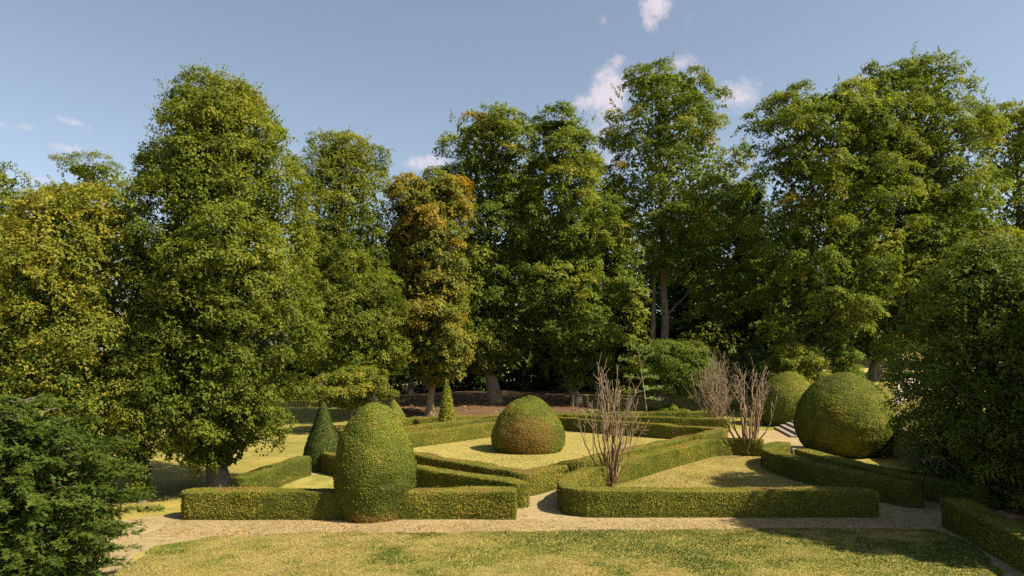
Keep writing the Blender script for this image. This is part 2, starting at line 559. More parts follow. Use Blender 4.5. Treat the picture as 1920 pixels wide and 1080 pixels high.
def hedge(name, label, pts, w=.72, h=.88, closed=False, ends='round', dens=840, leaf=.055, mat='box', seed=1, brown=.1, tint=.45, group='clipped hedges of the parterre', soft=.25):
    pts = np.asarray(pts, float)
    # resample
    Q = []
    loop = list(pts) + ([pts[0]] if closed else [])
    for a, b in zip(loop[:-1], loop[1:]):
        k = max(1, int(np.linalg.norm(b - a) / .28))
        for t in np.linspace(0, 1, k, endpoint=False):
            Q.append(a + (b - a) * t)
    if not closed:
        Q.append(loop[-1])
    Q = np.array(Q)
    if soft:
        for _ in range(int(soft * 12)):
            if closed:
                Q = .5 * Q + .25 * (np.roll(Q, 1, 0) + np.roll(Q, -1, 0))
            else:
                Q[1:-1] = .5 * Q[1:-1] + .25 * (Q[:-2] + Q[2:])
    if closed:
        D = np.roll(Q, -1, 0) - np.roll(Q, 1, 0)
    else:
        D = np.gradient(Q, axis=0)
    D = unit(D)
    hw = np.full(len(Q), w / 2)
    if not closed:
        e = 1.0 if ends == 'round' else .22
        ts = np.array([.35, .6, .8, .93, 1.0])
        pw = 2 if ends == 'round' else 5
        ws = np.maximum(.02, (1 - ts ** pw) ** (1 / pw)) * w / 2
        Q = np.concatenate([(Q[0] - D[0] * ts[::-1, None] * e * w / 2), Q, (Q[-1] + D[-1] * ts[:, None] * e * w / 2)])
        D = np.concatenate([np.repeat(D[:1], 5, 0), D, np.repeat(D[-1:], 5, 0)])
        hw = np.concatenate([ws[::-1], hw, ws])
    Nn = np.c_[D[:, 1], -D[:, 0]]
    prof = [(-.96, 0), (-1, .25), (-1, .5), (-1, .75), (-.995, .955), (-.93, 1.0), (-.45, 1.005), (0, 1.008), (.45, 1.005), (.93, 1.0), (.995, .955), (1, .75), (1, .5), (1, .25), (.96, 0)]
    m, k = len(Q), len(prof)
    V = np.zeros((m, k, 3))
    for j, (o_, z_) in enumerate(prof):
        V[:, j, :2] = Q + Nn * (hw * o_)[:, None]
        V[:, j, 2] = z_ * h
    V = V.reshape(-1, 3)
    gz = ground_z(V[:, 0], V[:, 1])
    V0 = V.copy()
    V[:, 2] += gz * 1.0
    nz = wob(V0, 1.4, seed) * .05 + wob(V0, 5, seed + 1) * .022
    V[:, 2] += np.where(V0[:, 2] > .1, wob(V0 * [1, 1, 0], .8, seed + 2) * .055 + nz * .5, 0)
    side = np.tile(np.array([p[0] for p in prof]), m)
    V[:, :2] += (np.repeat(Nn, k, 0) * side[:, None]) * nz[:, None]
    F = []
    for i in range(m if closed else m - 1):
        i2 = (i + 1) % m
        for j in range(k - 1):
            F.append((i * k + j, i * k + j + 1, i2 * k + j + 1, i2 * k + j))
    P, N = sample_mesh(V, F, dens, seed + 5)
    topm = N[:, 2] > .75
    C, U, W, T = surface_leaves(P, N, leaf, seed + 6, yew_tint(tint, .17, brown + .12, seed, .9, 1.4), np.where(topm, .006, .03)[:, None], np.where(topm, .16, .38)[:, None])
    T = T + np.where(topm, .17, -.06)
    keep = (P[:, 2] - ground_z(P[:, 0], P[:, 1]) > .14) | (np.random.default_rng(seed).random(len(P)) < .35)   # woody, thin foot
    C, U, W, T = C[keep], U[keep], W[keep], T[keep]                      # sunlit top and dim sides painted into the tint, over yellower top regrowth
    core = mesh_from(name, V, F)
    root = empty(name, (0, 0, 0), label, 'hedge', group)
    link('twig_core', core, M['core'], root, True)
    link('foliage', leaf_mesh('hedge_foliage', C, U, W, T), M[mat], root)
    return root


LF = 'clipped hedges of the parterre'
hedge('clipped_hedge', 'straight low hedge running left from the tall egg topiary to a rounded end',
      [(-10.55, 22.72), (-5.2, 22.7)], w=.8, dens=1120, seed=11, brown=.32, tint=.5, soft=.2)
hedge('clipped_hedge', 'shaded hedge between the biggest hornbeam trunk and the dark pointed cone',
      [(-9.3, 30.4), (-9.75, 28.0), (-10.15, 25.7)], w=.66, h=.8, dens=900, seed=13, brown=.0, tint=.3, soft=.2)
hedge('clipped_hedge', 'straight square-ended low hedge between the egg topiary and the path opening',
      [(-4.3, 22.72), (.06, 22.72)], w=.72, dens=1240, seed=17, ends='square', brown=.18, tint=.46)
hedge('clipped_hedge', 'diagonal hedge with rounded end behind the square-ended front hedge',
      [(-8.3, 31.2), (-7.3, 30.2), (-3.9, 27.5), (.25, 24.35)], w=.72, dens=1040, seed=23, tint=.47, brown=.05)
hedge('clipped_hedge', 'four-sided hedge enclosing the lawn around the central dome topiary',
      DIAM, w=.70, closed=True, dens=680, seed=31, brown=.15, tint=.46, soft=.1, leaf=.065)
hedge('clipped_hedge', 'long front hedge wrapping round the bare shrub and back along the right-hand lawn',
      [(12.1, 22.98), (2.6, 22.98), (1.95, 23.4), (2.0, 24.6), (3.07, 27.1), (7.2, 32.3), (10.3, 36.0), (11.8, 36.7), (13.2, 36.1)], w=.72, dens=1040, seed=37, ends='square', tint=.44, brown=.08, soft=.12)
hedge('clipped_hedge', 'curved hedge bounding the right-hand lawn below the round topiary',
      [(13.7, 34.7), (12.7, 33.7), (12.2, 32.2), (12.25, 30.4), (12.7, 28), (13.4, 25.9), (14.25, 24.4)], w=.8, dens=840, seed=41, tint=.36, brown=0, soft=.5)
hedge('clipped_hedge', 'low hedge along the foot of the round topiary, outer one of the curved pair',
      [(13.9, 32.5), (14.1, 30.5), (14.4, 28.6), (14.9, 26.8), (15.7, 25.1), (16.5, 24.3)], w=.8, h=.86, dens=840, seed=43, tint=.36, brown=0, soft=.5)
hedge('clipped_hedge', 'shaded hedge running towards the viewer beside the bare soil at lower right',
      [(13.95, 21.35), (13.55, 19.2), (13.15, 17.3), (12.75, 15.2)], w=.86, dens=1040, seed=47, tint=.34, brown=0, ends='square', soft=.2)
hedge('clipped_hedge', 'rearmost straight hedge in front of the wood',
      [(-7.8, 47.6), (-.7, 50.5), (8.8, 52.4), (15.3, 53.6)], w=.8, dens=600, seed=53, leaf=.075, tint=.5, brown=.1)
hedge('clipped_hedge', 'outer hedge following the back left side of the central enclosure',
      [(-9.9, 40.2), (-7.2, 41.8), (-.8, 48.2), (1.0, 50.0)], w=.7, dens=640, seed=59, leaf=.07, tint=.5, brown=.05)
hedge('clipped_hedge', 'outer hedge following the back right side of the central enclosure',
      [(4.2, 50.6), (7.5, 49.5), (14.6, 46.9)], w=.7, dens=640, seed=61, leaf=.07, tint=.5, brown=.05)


def topiary(name, label, cx, cy, prof, cat='topiary', dens=500, leaf=.085, mat='yew', seed=1, tint=.42, brown=.1, bump=.06, z0=None, brown_at=None, rag=.38, group=None, lift=.03):
    """clipped bush turned from a profile of (height, radius)"""
    prof = np.asarray(prof, float)
    hs = np.linspace(0, 1, 40)
    arc = np.r_[0, np.cumsum(np.hypot(*np.diff(prof, axis=0).T))]
    hh = np.interp(hs * arc[-1], arc, prof[:, 0])
    rr = np.interp(hs * arc[-1], arc, prof[:, 1])
    for _ in range(3):
        rr[1:-1] = .5 * rr[1:-1] + .25 * (rr[:-2] + rr[2:])
        hh[1:-1] = .5 * hh[1:-1] + .25 * (hh[:-2] + hh[2:])
    K = 44
    th = np.linspace(0, 2 * math.pi, K, endpoint=False)
    base = np.stack([np.cos(th), np.sin(th), np.zeros(K)], -1)
    V = base[None] * rr[:, None, None]
    V[..., 2] = hh[:, None]
    flat = V.reshape(-1, 3)
    d = wob(flat, .9, seed) * bump + wob(flat, 2.6, seed + 1) * bump * .45 + wob(flat, 7, seed + 2) * .02
    out = unit(flat * [1, 1, .35] + [0, 0, .001])
    flat = flat + out * d[:, None] * np.minimum(1, np.repeat(rr, K) / .25)[:, None]
    F = [(i * K + j, i * K + (j + 1) % K, (i + 1) * K + (j + 1) % K, (i + 1) * K + j) for i in range(len(hh) - 1) for j in range(K)]
    P, N = sample_mesh(flat, F, dens, seed + 3)
    fn = yew_tint(tint, .15, brown, seed, 1.0, 1.35)

    def tf(P, r):
        t = fn(P, r)
        if brown_at is not None:
            c, rad = brown_at
            q = np.linalg.norm((P - c) / rad, axis=1) + .35 * wob(P, 2.5, seed + 9)
            t = np.where(q + r.normal(size=len(P)) * .32 < .85, r.uniform(.93, 1.0, len(P)), t)
        return t
    C, U, W, T = surface_leaves(P, N, leaf, seed + 4, tf, lift, rag)
    root = empty(name, (cx, cy, float(ground_z(cx, cy)) if z0 is None else z0), label, cat, group)
    link('twig_core', mesh_from(name, flat, F), M['core'], root, True)
    link('foliage', leaf_mesh('topiary_foliage', C, U, W, T), M[mat], root)
    return root


TG = 'clipped topiary bushes'
topiary('egg_topiary', 'tall egg-shaped clipped yew standing on the front hedge', -4.62, 23.0,
        [(0, 1.08), (.35, 1.17), (.9, 1.29), (1.5, 1.34), (2.1, 1.25), (2.7, 1.06), (3.2, .80), (3.55, .50), (3.74, .22), (3.79, .02)], dens=1500, leaf=.052, seed=71, tint=.46, brown=.1, bump=.075, group=TG,
        brown_at=(np.array([-.2, -1.0, 0.0]), np.array([1.1, .7, .3])))
topiary('dome_topiary', 'broad clipped dome with a brown patch in the middle of the enclosed lawn', .95, 38.3,
        [(0, 1.86), (.3, 2.02), (.8, 2.06), (1.35, 1.92), (1.9, 1.62), (2.35, 1.27), (2.7, .88), (2.95, .46), (3.05, .02)], dens=950, leaf=.065, seed=73, tint=.43, brown=.22, bump=.09, group=TG,
        brown_at=(np.array([-.2, -1.85, .85]), np.array([1.75, 1.15, 1.3])))
topiary('cone_topiary', 'dark pointed clipped yew cone behind the egg topiary', -8.85, 32.0,
        [(0, .84), (.4, .92), (.9, .86), (1.6, .62), (2.3, .38), (2.8, .22), (3.12, .10), (3.2, .01)], dens=1000, leaf=.06, seed=75, mat='yew_dark', tint=.12, brown=-.5, bump=.03, group=TG)
topiary('cone_topiary', 'small pointed clipped cone beyond the top of the egg topiary', -8.5, 48.9,
        [(0, .9), (.5, .93), (1.0, .72), (1.6, .40), (1.95, .15), (2.1, .01)], dens=380, leaf=.1, seed=77, tint=.5, brown=.15, bump=.03, group=TG)
topiary('column_cypress', 'slim yellow-green conifer column between the rear hedges', -4.45, 46.6,
        [(0, .42), (.6, .50), (1.2, .46), (1.8, .34), (2.5, .22), (3.1, .12), (3.4, .01)], cat='conifer', dens=700, leaf=.15, seed=79, mat='shrub', tint=.62, brown=.1, bump=.09, rag=.9, lift=.1)
topiary('ball_topiary', 'huge round clipped ball beside the stone steps', 17.85, 36.8,
        [(0, 1.5), (.45, 2.0), (1.0, 2.34), (1.75, 2.5), (2.5, 2.42), (3.15, 2.1), (3.7, 1.62), (4.1, 1.08), (4.34, .5), (4.4, .02)], dens=850, leaf=.068, seed=81, tint=.40, brown=.1, bump=.09, group=TG, z0=0)
topiary('ball_topiary', 'round-topped clipped bush partly hidden by the larger ball', 20.8, 51.5,
        [(0, 1.9), (.6, 2.15), (1.4, 2.25), (2.2, 2.1), (2.9, 1.7), (3.5, 1.15), (3.9, .5), (4.02, .02)], dens=560, leaf=.085, seed=83, tint=.5, brown=-.1, bump=.07, group=TG, z0=0)


# ------------------------------------------------------------------ trees
def interp_rows(rows, Y, px0):
    """silhouette rows (row, left, right) of a crown at distance Y -> heights, centre offsets, radii"""
    a = np.array(rows, float)
    z = CH - (a[:, 0] - HY) / FP * Y
    c = ((a[:, 1] + a[:, 2]) / 2 - px0) / FP * Y
    r = (a[:, 2] - a[:, 1]) / 2 / FP * Y
    o = np.argsort(z)
    return z[o], c[o], r[o]


def tree(name, label, px0, Y, rows, mat, n_bough=60, bough=1.5, sprays=14, leaves=40, leaf=.3, spray_r=.6, cat='tree', trunk_r=.35, bark='bark', seed=1, tint=.42, tspread=.11, tbough=.14,
         group=None, lean=0, up=.7, flat=.6, inner=.5, aspect=.42, droop=.25, second=None, depth=1.0, front=.68, tint_top=0, z0=None, open_=0.0, tri=True, bare_trunk=True, warm=None, trunk_top=.86, wide=1.0, shoots=0, shoot_len=.6, fill=1.0, twigs=.6, rough=.06, follow=1.0):
    r = np.random.default_rng(seed)
    x0 = X(px0, Y)
    gz = float(ground_z(x0, Y)) if z0 is None else z0
    zz, cc, rr = interp_rows(rows, Y, px0)
    zz = zz - gz
    root = empty(name, (x0, Y, gz), label, cat, group)
    top, bot = zz[-1], zz[0]
    H = top
    # trunk
    tz = np.linspace(-.15, bot + (top - bot) * trunk_top, 12)
    tx = np.interp(tz, zz, cc) * smooth(0, bot + 1, tz) * (tz > 0) * follow
    wx = np.cumsum(r.normal(size=12)) * .05 * trunk_r / .3
    wy = np.cumsum(r.normal(size=12)) * .05 * trunk_r / .3
    tp = np.c_[tx + wx - wx[0] + lean * np.maximum(tz, 0), wy - wy[0], tz]
    tr = trunk_r * (1 - .86 * np.linspace(0, 1, 12) ** .9)
    tr[0] *= 1.45
    tr[1] *= 1.06
    g = Geo()
    tpf = np.array([np.interp(np.linspace(0, 11, 34), np.arange(12), tp[:, i]) for i in range(3)]).T
    trf = np.interp(np.linspace(0, 11, 34), np.arange(12), tr)
    g.tube(tpf, trf, 10)
    if second:
        dx, zf = second
        s = np.linspace(0, 1, 16)
        g.tube(np.c_[dx * (1 - s * .75) + .15 * np.sin(s * 5), -.3 * (1 - s), -.1 + s * H * zf], trunk_r * .8 * (1 - .75 * s), 9)
    link('trunk', g.mesh('trunk'), M[bark], root, True)
    # boughs
    cen, brs = [], []
    tries = 0
    wts = np.interp(np.linspace(bot, top, 200), zz, rr) + .4
    zs = np.linspace(bot, top, 200)
    wts /= wts.sum()
    while len(cen) < n_bough and tries < n_bough * 25:
        tries += 1
        z = r.choice(zs, p=wts) + r.normal() * .1
        rad = np.interp(z, zz, rr) * wide
        th = -math.pi / 2 + r.normal() * 1.15 if r.random() < front else r.uniform(0, 6.28)
        b = bough * r.uniform(.55, 1.35) * min(1, .45 + rad / (2.2 * bough))
        f = r.uniform(.9, 1) if r.random() < .5 + inner * .4 else r.uniform(.2, .9)
        und = 1 + rough * (math.sin(3 * th + z * 7 / H + seed) * .5 + math.sin(z * 16 / H + 2 * th + seed * 1.7) * .6) + .06 * r.normal()
        rc = max(0, rad * und - .74 * b) * f
        p = np.array([np.interp(z, zz, cc) + math.cos(th) * rc, math.sin(th) * rc * depth, min(z, top - .95 * b * max(flat, .7))])
        if cen and tries < n_bough * 12:
            dd = np.linalg.norm((np.array(cen) - p) / np.array([1, 1, .75]), axis=1)
            if dd.min() < b * .62:
                continue
        cen.append(p)
        brs.append(b)
    cen = np.array(cen)
    brs = np.array(brs)
    # branches from the trunk to each bough
    g = Geo()
    for p, b in zip(cen, brs):
        if r.random() > twigs:
            continue
        hz = math.hypot(p[0] - np.interp(p[2], tp[:, 2], tp[:, 0]), p[1])
        za = np.clip(p[2] - .8 * hz - .3, min(bot * .8, H * .3), tp[-1, 2])
        a = np.array([np.interp(za, tp[:, 2], tp[:, i]) for i in range(3)])
        s = np.linspace(0, 1, 6)[:, None]
        mid = (a + p) / 2 + np.array([0, 0, .12 * hz]) + r.normal(size=3) * .15
        pts = a * (1 - s) ** 2 + 2 * mid * s * (1 - s) + p * s ** 2
        r0 = min(np.interp(za, tp[:, 2], tr) * .5, .03 + .018 * hz)
        g.tube(pts, r0 * (1 - .8 * s[:, 0]) + .008, 5)
    tag(link('branches', g.mesh('branches'), M['bark_dark'], root, True), kind='stuff')
    # leaves
    nb = len(cen)
    ns = np.maximum(4, (sprays * (brs / bough) ** 1.5).astype(int))
    bi = np.repeat(np.arange(nb), ns)
    axis = np.c_[np.interp(cen[:, 2], zz, cc), np.zeros(nb), cen[:, 2] - .8 * bough]
    outd = unit(cen - axis)
    D = unit(r.normal(size=(len(bi), 3)) + outd[bi] * .75 + np.array([0, 0, .45]))
    S = cen[bi] + D * brs[bi][:, None] * np.array([1, 1, flat]) * (r.uniform(.45, 1.05, len(bi)) ** .6)[:, None]
    SN = unit(D * .55 + np.array([0, 0, up]) + r.normal(size=(len(bi), 3)) * .28)
    SR = spray_r * r.uniform(.6, 1.25, len(bi))
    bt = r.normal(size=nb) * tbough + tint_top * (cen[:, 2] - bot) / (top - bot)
    if warm is not None:                                   # (height fraction, x offset, reach, amount): turning foliage
        for hf, xo, rd, am in warm:
            dd = np.hypot(cen[:, 2] - (bot + hf * (top - bot)), cen[:, 0] - xo)
            bt += am * np.clip(1 - dd / rd, 0, 1)
    st = bt[bi] + r.normal(size=len(bi)) * tspread * .5
    nl = np.maximum(5, (leaves * r.uniform(.6, 1.3, len(bi)) * (SR / spray_r) ** 1.3).astype(int))
    si = np.repeat(np.arange(len(bi)), nl)
    n = len(si)
    # frame of each spray
    A = unit(np.cross(SN, np.array([.3, .9, .1])))
    B = np.cross(SN, A)
    ang = r.uniform(0, 6.283, n)
    rad = np.sqrt(r.random(n)) * SR[si]
    e = A[si] * np.cos(ang)[:, None] + B[si] * np.sin(ang)[:, None]
    C = S[si] + e * rad[:, None] + SN[si] * (r.normal(size=n) * .16 * SR[si] - droop * rad ** 2 / SR[si])[:, None]
    LN = unit(SN[si] + e * .4 + r.normal(size=(n, 3)) * .34)
    al = e + r.normal(size=(n, 3)) * .45 + np.array([0, 0, -.35])
    L = leaf * r.uniform(.6, 1.3, n)
    U, V = orient(LN, al, L * .5, L * .5 * aspect)
    T = tint + st[si] + r.normal(size=n) * tspread
    T = np.where(r.random(n) < .004, .97, np.minimum(T, .94))
    parts = [(C, U, V, T)]
    if fill:                                               # larger, slightly darker leaves filling the inner crown
        m = int(fill * n * .10)
        z = r.choice(zs, m, p=wts)
        rd = np.interp(z, zz, rr) * wide
        th = np.where(r.random(m) < .5, -math.pi / 2 + r.normal(size=m) * 1.0, r.uniform(0, 6.283, m))
        q = rd * np.sqrt(r.uniform(.03, .42, m))
        Cf = np.c_[np.interp(z, zz, cc) + np.cos(th) * q, np.sin(th) * q * depth, np.minimum(z, top - 1.1 * bough)]
        Lf = leaf * 2.1 * r.uniform(.7, 1.3, m)
        Uf, Vf = orient(unit(r.normal(size=(m, 3)) + [0, -.5, .5]), r.normal(size=(m, 3)), Lf * .5, Lf * .5 * max(aspect, .5))
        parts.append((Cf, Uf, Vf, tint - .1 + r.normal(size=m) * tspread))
    if shoots:                                             # young shoots breaking the outline
        z = r.uniform(bot + .15 * (top - bot), top - .7 * shoot_len, shoots)
        rd = np.interp(z, zz, rr) * wide
        th = np.where(r.random(shoots) < .6, -math.pi / 2 + r.normal(size=shoots) * 1.2, r.uniform(0, 6.283, shoots))
        h = np.c_[np.cos(th), np.sin(th), np.zeros(shoots)]
        b0 = np.c_[np.interp(z, zz, cc), np.zeros(shoots), z] + h * np.maximum(0, rd * r.uniform(.86, .99, shoots) - .3 * shoot_len)[:, None]
        hf = (z - bot) / (top - bot)
        d = unit(h * (1.1 - .6 * hf)[:, None] + np.array([0, 0, 1.0]) * (.25 + .9 * hf)[:, None] + r.normal(size=(shoots, 3)) * .25)
        k = 20
        i = np.repeat(np.arange(shoots), k)
        u = np.tile(np.linspace(-.2, 1, k), shoots)
        sl = shoot_len * r.uniform(.5, 1.3, shoots)
        Cs = b0[i] + d[i] * (u * sl[i])[:, None] + r.normal(size=(shoots * k, 3)) * (.13 * shoot_len * (1.1 - u))[:, None]
        Ls = leaf * r.uniform(.7, 1.25, shoots * k) * (1.1 - .4 * u)
        Us, Vs = orient(unit(r.normal(size=(shoots * k, 3)) * .6 + h[i] * .5 + [0, 0, .6]), d[i] + r.normal(size=(shoots * k, 3)) * .6, Ls * .5, Ls * .5 * aspect)
        parts.append((Cs, Us, Vs, tint + tint_top * hf[i] + .06 + (r.normal(size=shoots) * .08)[i] + r.normal(size=shoots * k) * tspread * .7))
    C, U, V, T = (np.concatenate([p[q] for p in parts]) for q in range(4))
    link('crown', leaf_mesh('crown', C, U, V, T, .3, tri), M[mat], root)
    return root


WOOD = 'tall chestnuts at the edge of the wood'
tree('hornbeam_tree', 'big bullet-shaped dark green hornbeam with thick trunk behind the left front hedge', 415, 27.3,
     [(146, 395, 435), (160, 358, 470), (205, 318, 508), (250, 298, 532), (300, 282, 552), (400, 262, 575), (500, 255, 588), (600, 258, 598), (700, 262, 585), (780, 275, 555), (825, 292, 525), (858, 325, 480), (868, 360, 455)],
     'hornbeam', 215, .98, 24, 40, .12, .32, rough=.11, trunk_r=.37, bark='bark_dark', seed=101, tint=.34, tint_top=.2, up=.55, flat=.85, inner=.8, aspect=.72, tbough=.10, shoots=900, shoot_len=.7, twigs=.4, fill=1.2)
tree('hornbeam_tree', 'second hornbeam, slimmer, just right of the biggest one', 700, 57,
     [(252, 638, 665), (275, 590, 695), (330, 572, 720), (400, 562, 735), (500, 566, 745), (600, 565, 755), (680, 580, 750), (715, 620, 720)],
     'hornbeam', 160, 1.5, 18, 36, .21, .50, rough=.1, wide=1.14, shoots=600, shoot_len=1.0, twigs=.4, trunk_r=.38, bark='bark_dark', seed=103, tint=.34, tint_top=.22, up=.55, flat=.85, inner=.7, aspect=.55)
tree('young_lime_tree', 'bright green low tree below the slimmer hornbeam', 720, 54,
     [(465, 655, 680), (510, 610, 735), (580, 585, 765), (650, 575, 765), (690, 590, 745), (712, 620, 720)],
     'hornbeam', 120, 1.25, 16, 34, .20, .46, shoots=250, shoot_len=.8, twigs=.4, trunk_r=.2, bark='bark_dark', seed=105, tint=.45, up=.55, flat=.8, inner=.65, aspect=.55)
tree('lime_tree', 'yellowing broad tree behind the dark conifer at lower left', 100, 25.5,
     [(345, 150, 200), (375, 75, 245), (430, 20, 268), (500, -30, 275), (600, -60, 280), (700, -50, 275), (790, -20, 265), (850, 40, 262), (900, 120, 250)],
     'lime', 160, 1.05, 20, 34, .13, .36, rough=.09, shoots=400, shoot_len=.5, twigs=.4, trunk_r=.3, bark='bark_dark', seed=107, tint=.36, tint_top=.1, tbough=.14, up=.5, flat=.8, inner=.6, aspect=.65, warm=[(.72, -1.2, 3.6, .26)])
tree('ivy_clad_tree', 'slim leafy tree between the yellowing tree and the big hornbeam', 265, 25.0,
     [(640, 220, 280), (700, 205, 300), (780, 200, 310), (850, 215, 300), (890, 235, 290), (925, 255, 280)],
     'lime', 60, .55, 14, 28, .11, .26, twigs=1.0, trunk_r=.13, bark='bark_dark', seed=109, tint=.3, up=.5, flat=.8, inner=.4, aspect=.6)
tree('young_maple', 'small yellowing tree with thin trunk beyond the pointed cone', 657, 47.5,
     [(683, 640, 690), (700, 595, 725), (725, 572, 735), (748, 580, 720), (762, 640, 690)],
     'lime', 56, .7, 13, 30, .17, .4, trunk_r=.13, bark='bark', seed=111, tint=.44, up=1.0, flat=.4, inner=.3, aspect=.6)
tree('background_tree', 'dark tree at the far left edge of the picture', 10, 62,
     [(292, -30, 15), (340, -60, 48), (400, -80, 72), (500, -90, 90), (640, -90, 90)],
     'hornbeam', 50, 1.9, 15, 30, .3, .6, trunk_r=.35, seed=113, tint=.34)
tree('background_tree', 'loose-crowned tree rising between the yellowing tree and the hornbeam', 190, 62,
     [(287, 120, 175), (305, 105, 250), (345, 125, 285), (420, 120, 300), (520, 110, 300), (640, 130, 280)],
     'hornbeam', 70, 1.6, 14, 34, .25, .55, trunk_r=.35, seed=115, tint=.44, up=1.0, flat=.4)
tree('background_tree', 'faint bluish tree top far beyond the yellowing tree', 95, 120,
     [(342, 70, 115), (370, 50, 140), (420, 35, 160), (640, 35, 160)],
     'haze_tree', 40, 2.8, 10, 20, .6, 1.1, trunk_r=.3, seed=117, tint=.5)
CH_KW = dict(n_bough=118, bough=1.65, rough=.17, sprays=18, leaves=40, leaf=.25, spray_r=.56, bark='bark', up=.85, flat=.6, inner=.6, aspect=.62, group=WOOD, droop=.45, wide=1.15, shoots=110, shoot_len=.7, twigs=.6)
tree('chestnut_tree', 'rusty orange-tinged chestnut, shortest of the tall row', 805, 57,
     [(320, 775, 825), (345, 748, 862), (400, 738, 868), (470, 736, 862), (550, 742, 872), (640, 748, 875), (690, 765, 860), (722, 785, 845)],
     'rust', **{**CH_KW, 'n_bough': 115, 'bough': 1.35}, trunk_r=.3, seed=121, tint=.47, tbough=.12)
tree('chestnut_tree', 'tall round-topped chestnut behind the central dome topiary', 930, 64,
     [(212, 885, 935), (228, 848, 985), (275, 834, 1003), (340, 836, 1000), (420, 838, 985), (520, 836, 985), (620, 840, 985), (680, 850, 965), (700, 885, 950)],
     'chestnut', **CH_KW, trunk_r=.6, seed=123, tint=.40, warm=[(.95, -2, 4, .22)])
tree('chestnut_tree', 'bright green chestnut with foliage hanging low beside its pale trunk', 1083, 63,
     [(202, 1015, 1065), (225, 1003, 1105), (285, 1000, 1122), (360, 988, 1142), (450, 978, 1150), (550, 985, 1158), (640, 992, 1150), (700, 1035, 1110), (732, 1058, 1088)],
     'chestnut', **CH_KW, trunk_r=.42, seed=125, tint=.41)
tree('chestnut_tree', 'tall open-crowned chestnut with two bare pale stems', 1240, 67,
     [(125, 1185, 1230), (145, 1162, 1312), (200, 1150, 1348), (280, 1148, 1380), (360, 1152, 1395), (430, 1160, 1398), (490, 1172, 1398), (530, 1262, 1398), (600, 1325, 1392)],
     'chestnut', **{**CH_KW, 'n_bough': 135, 'twigs': .12}, trunk_r=.5, seed=127, tint=.43, second=(-1.5, .42), follow=.1, warm=[(.28, 6.2, 3.0, .45)], tbough=.16)
tree('chestnut_tree', 'broad green chestnut at the left of the tallest clump', 1540, 59,
     [(160, 1510, 1600), (182, 1462, 1655), (220, 1430, 1690), (320, 1412, 1705), (430, 1408, 1705), (530, 1414, 1680), (610, 1440, 1620), (650, 1470, 1590)],
     'chestnut', **{**CH_KW, 'n_bough': 165, 'depth': .8}, trunk_r=.4, seed=129, tint=.42)
tree('chestnut_tree', 'tallest chestnut, its rounded top the highest point of the wood', 1635, 62,
     [(112, 1660, 1730), (128, 1608, 1770), (165, 1562, 1812), (240, 1550, 1838), (340, 1560, 1862), (450, 1580, 1872), (560, 1590, 1865), (640, 1590, 1760), (670, 1605, 1690)],
     'chestnut', **{**CH_KW, 'n_bough': 185, 'depth': .8, 'rough': .08, 'wide': 1.03}, trunk_r=.45, seed=131, tint=.40)
tree('chestnut_tree', 'chestnut at the far right edge beside the tallest one', 1895, 68,
     [(192, 1850, 1915), (230, 1832, 1975), (330, 1825, 2000), (450, 1820, 2010), (600, 1810, 2010)],
     'chestnut', **{**CH_KW, 'n_bough': 90}, trunk_r=.45, seed=133, tint=.42, warm=[(.85, -1, 5, .2)])
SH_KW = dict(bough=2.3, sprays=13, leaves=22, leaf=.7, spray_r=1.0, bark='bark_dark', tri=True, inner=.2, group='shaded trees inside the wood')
for k, (px, Y, top, hw, bot, lab) in enumerate([
        (770, 80, 400, 75, 690, 'shaded tree filling in behind the rusty chestnut'),
        (985, 84, 300, 60, 690, 'shaded tree glimpsed between the round-topped and bright green chestnuts'),
        (1140, 82, 330, 65, 700, 'shaded tree behind the low-hanging bright green chestnut'),
        (1305, 88, 360, 70, 700, 'shaded tree behind the two-stemmed chestnut'),
        (1400, 80, 330, 60, 690, 'dark tree in the gap between the two-stemmed and broad chestnuts'),
        (1780, 84, 330, 90, 680, 'shaded tree behind the tallest chestnut'),
        (600, 78, 420, 80, 690, 'shaded tree behind the slimmer hornbeam'),
        (330, 74, 430, 90, 690, 'shaded tree behind the biggest hornbeam'),
        (1480, 92, 400, 80, 720, 'shaded tree behind the broad green chestnut'),
        (1600, 96, 420, 75, 650, 'shaded tree glimpsed past the tallest trunk'),
        (1230, 98, 430, 90, 730, 'shaded tree between the two pale stems and the sky'),
        (1060, 100, 420, 90, 730, 'shaded tree deep behind the pale trunk of the bright green chestnut'),
        (880, 98, 420, 90, 730, 'shaded tree deep behind the round-topped chestnut'),
        (1720, 100, 420, 80, 640, 'shaded tree beyond the terrace path'),
        (1330, 76, 500, 70, 740, 'low leafy tree filling the dark gap right of the pale stems'),
        (1430, 75, 480, 65, 720, 'low leafy tree behind the bare shrub nearest the huge ball'),
        (1160, 78, 520, 55, 740, 'low leafy tree left of the pale stems')]):
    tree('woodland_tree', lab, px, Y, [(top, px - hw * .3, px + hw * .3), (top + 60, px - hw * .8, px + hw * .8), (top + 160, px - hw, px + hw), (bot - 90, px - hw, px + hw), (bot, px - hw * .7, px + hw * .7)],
         'dark_wood' if k not in (1, 2, 14, 15, 16) else 'chestnut', 50, seed=150 + k, tint=.45, trunk_r=.35, **SH_KW)


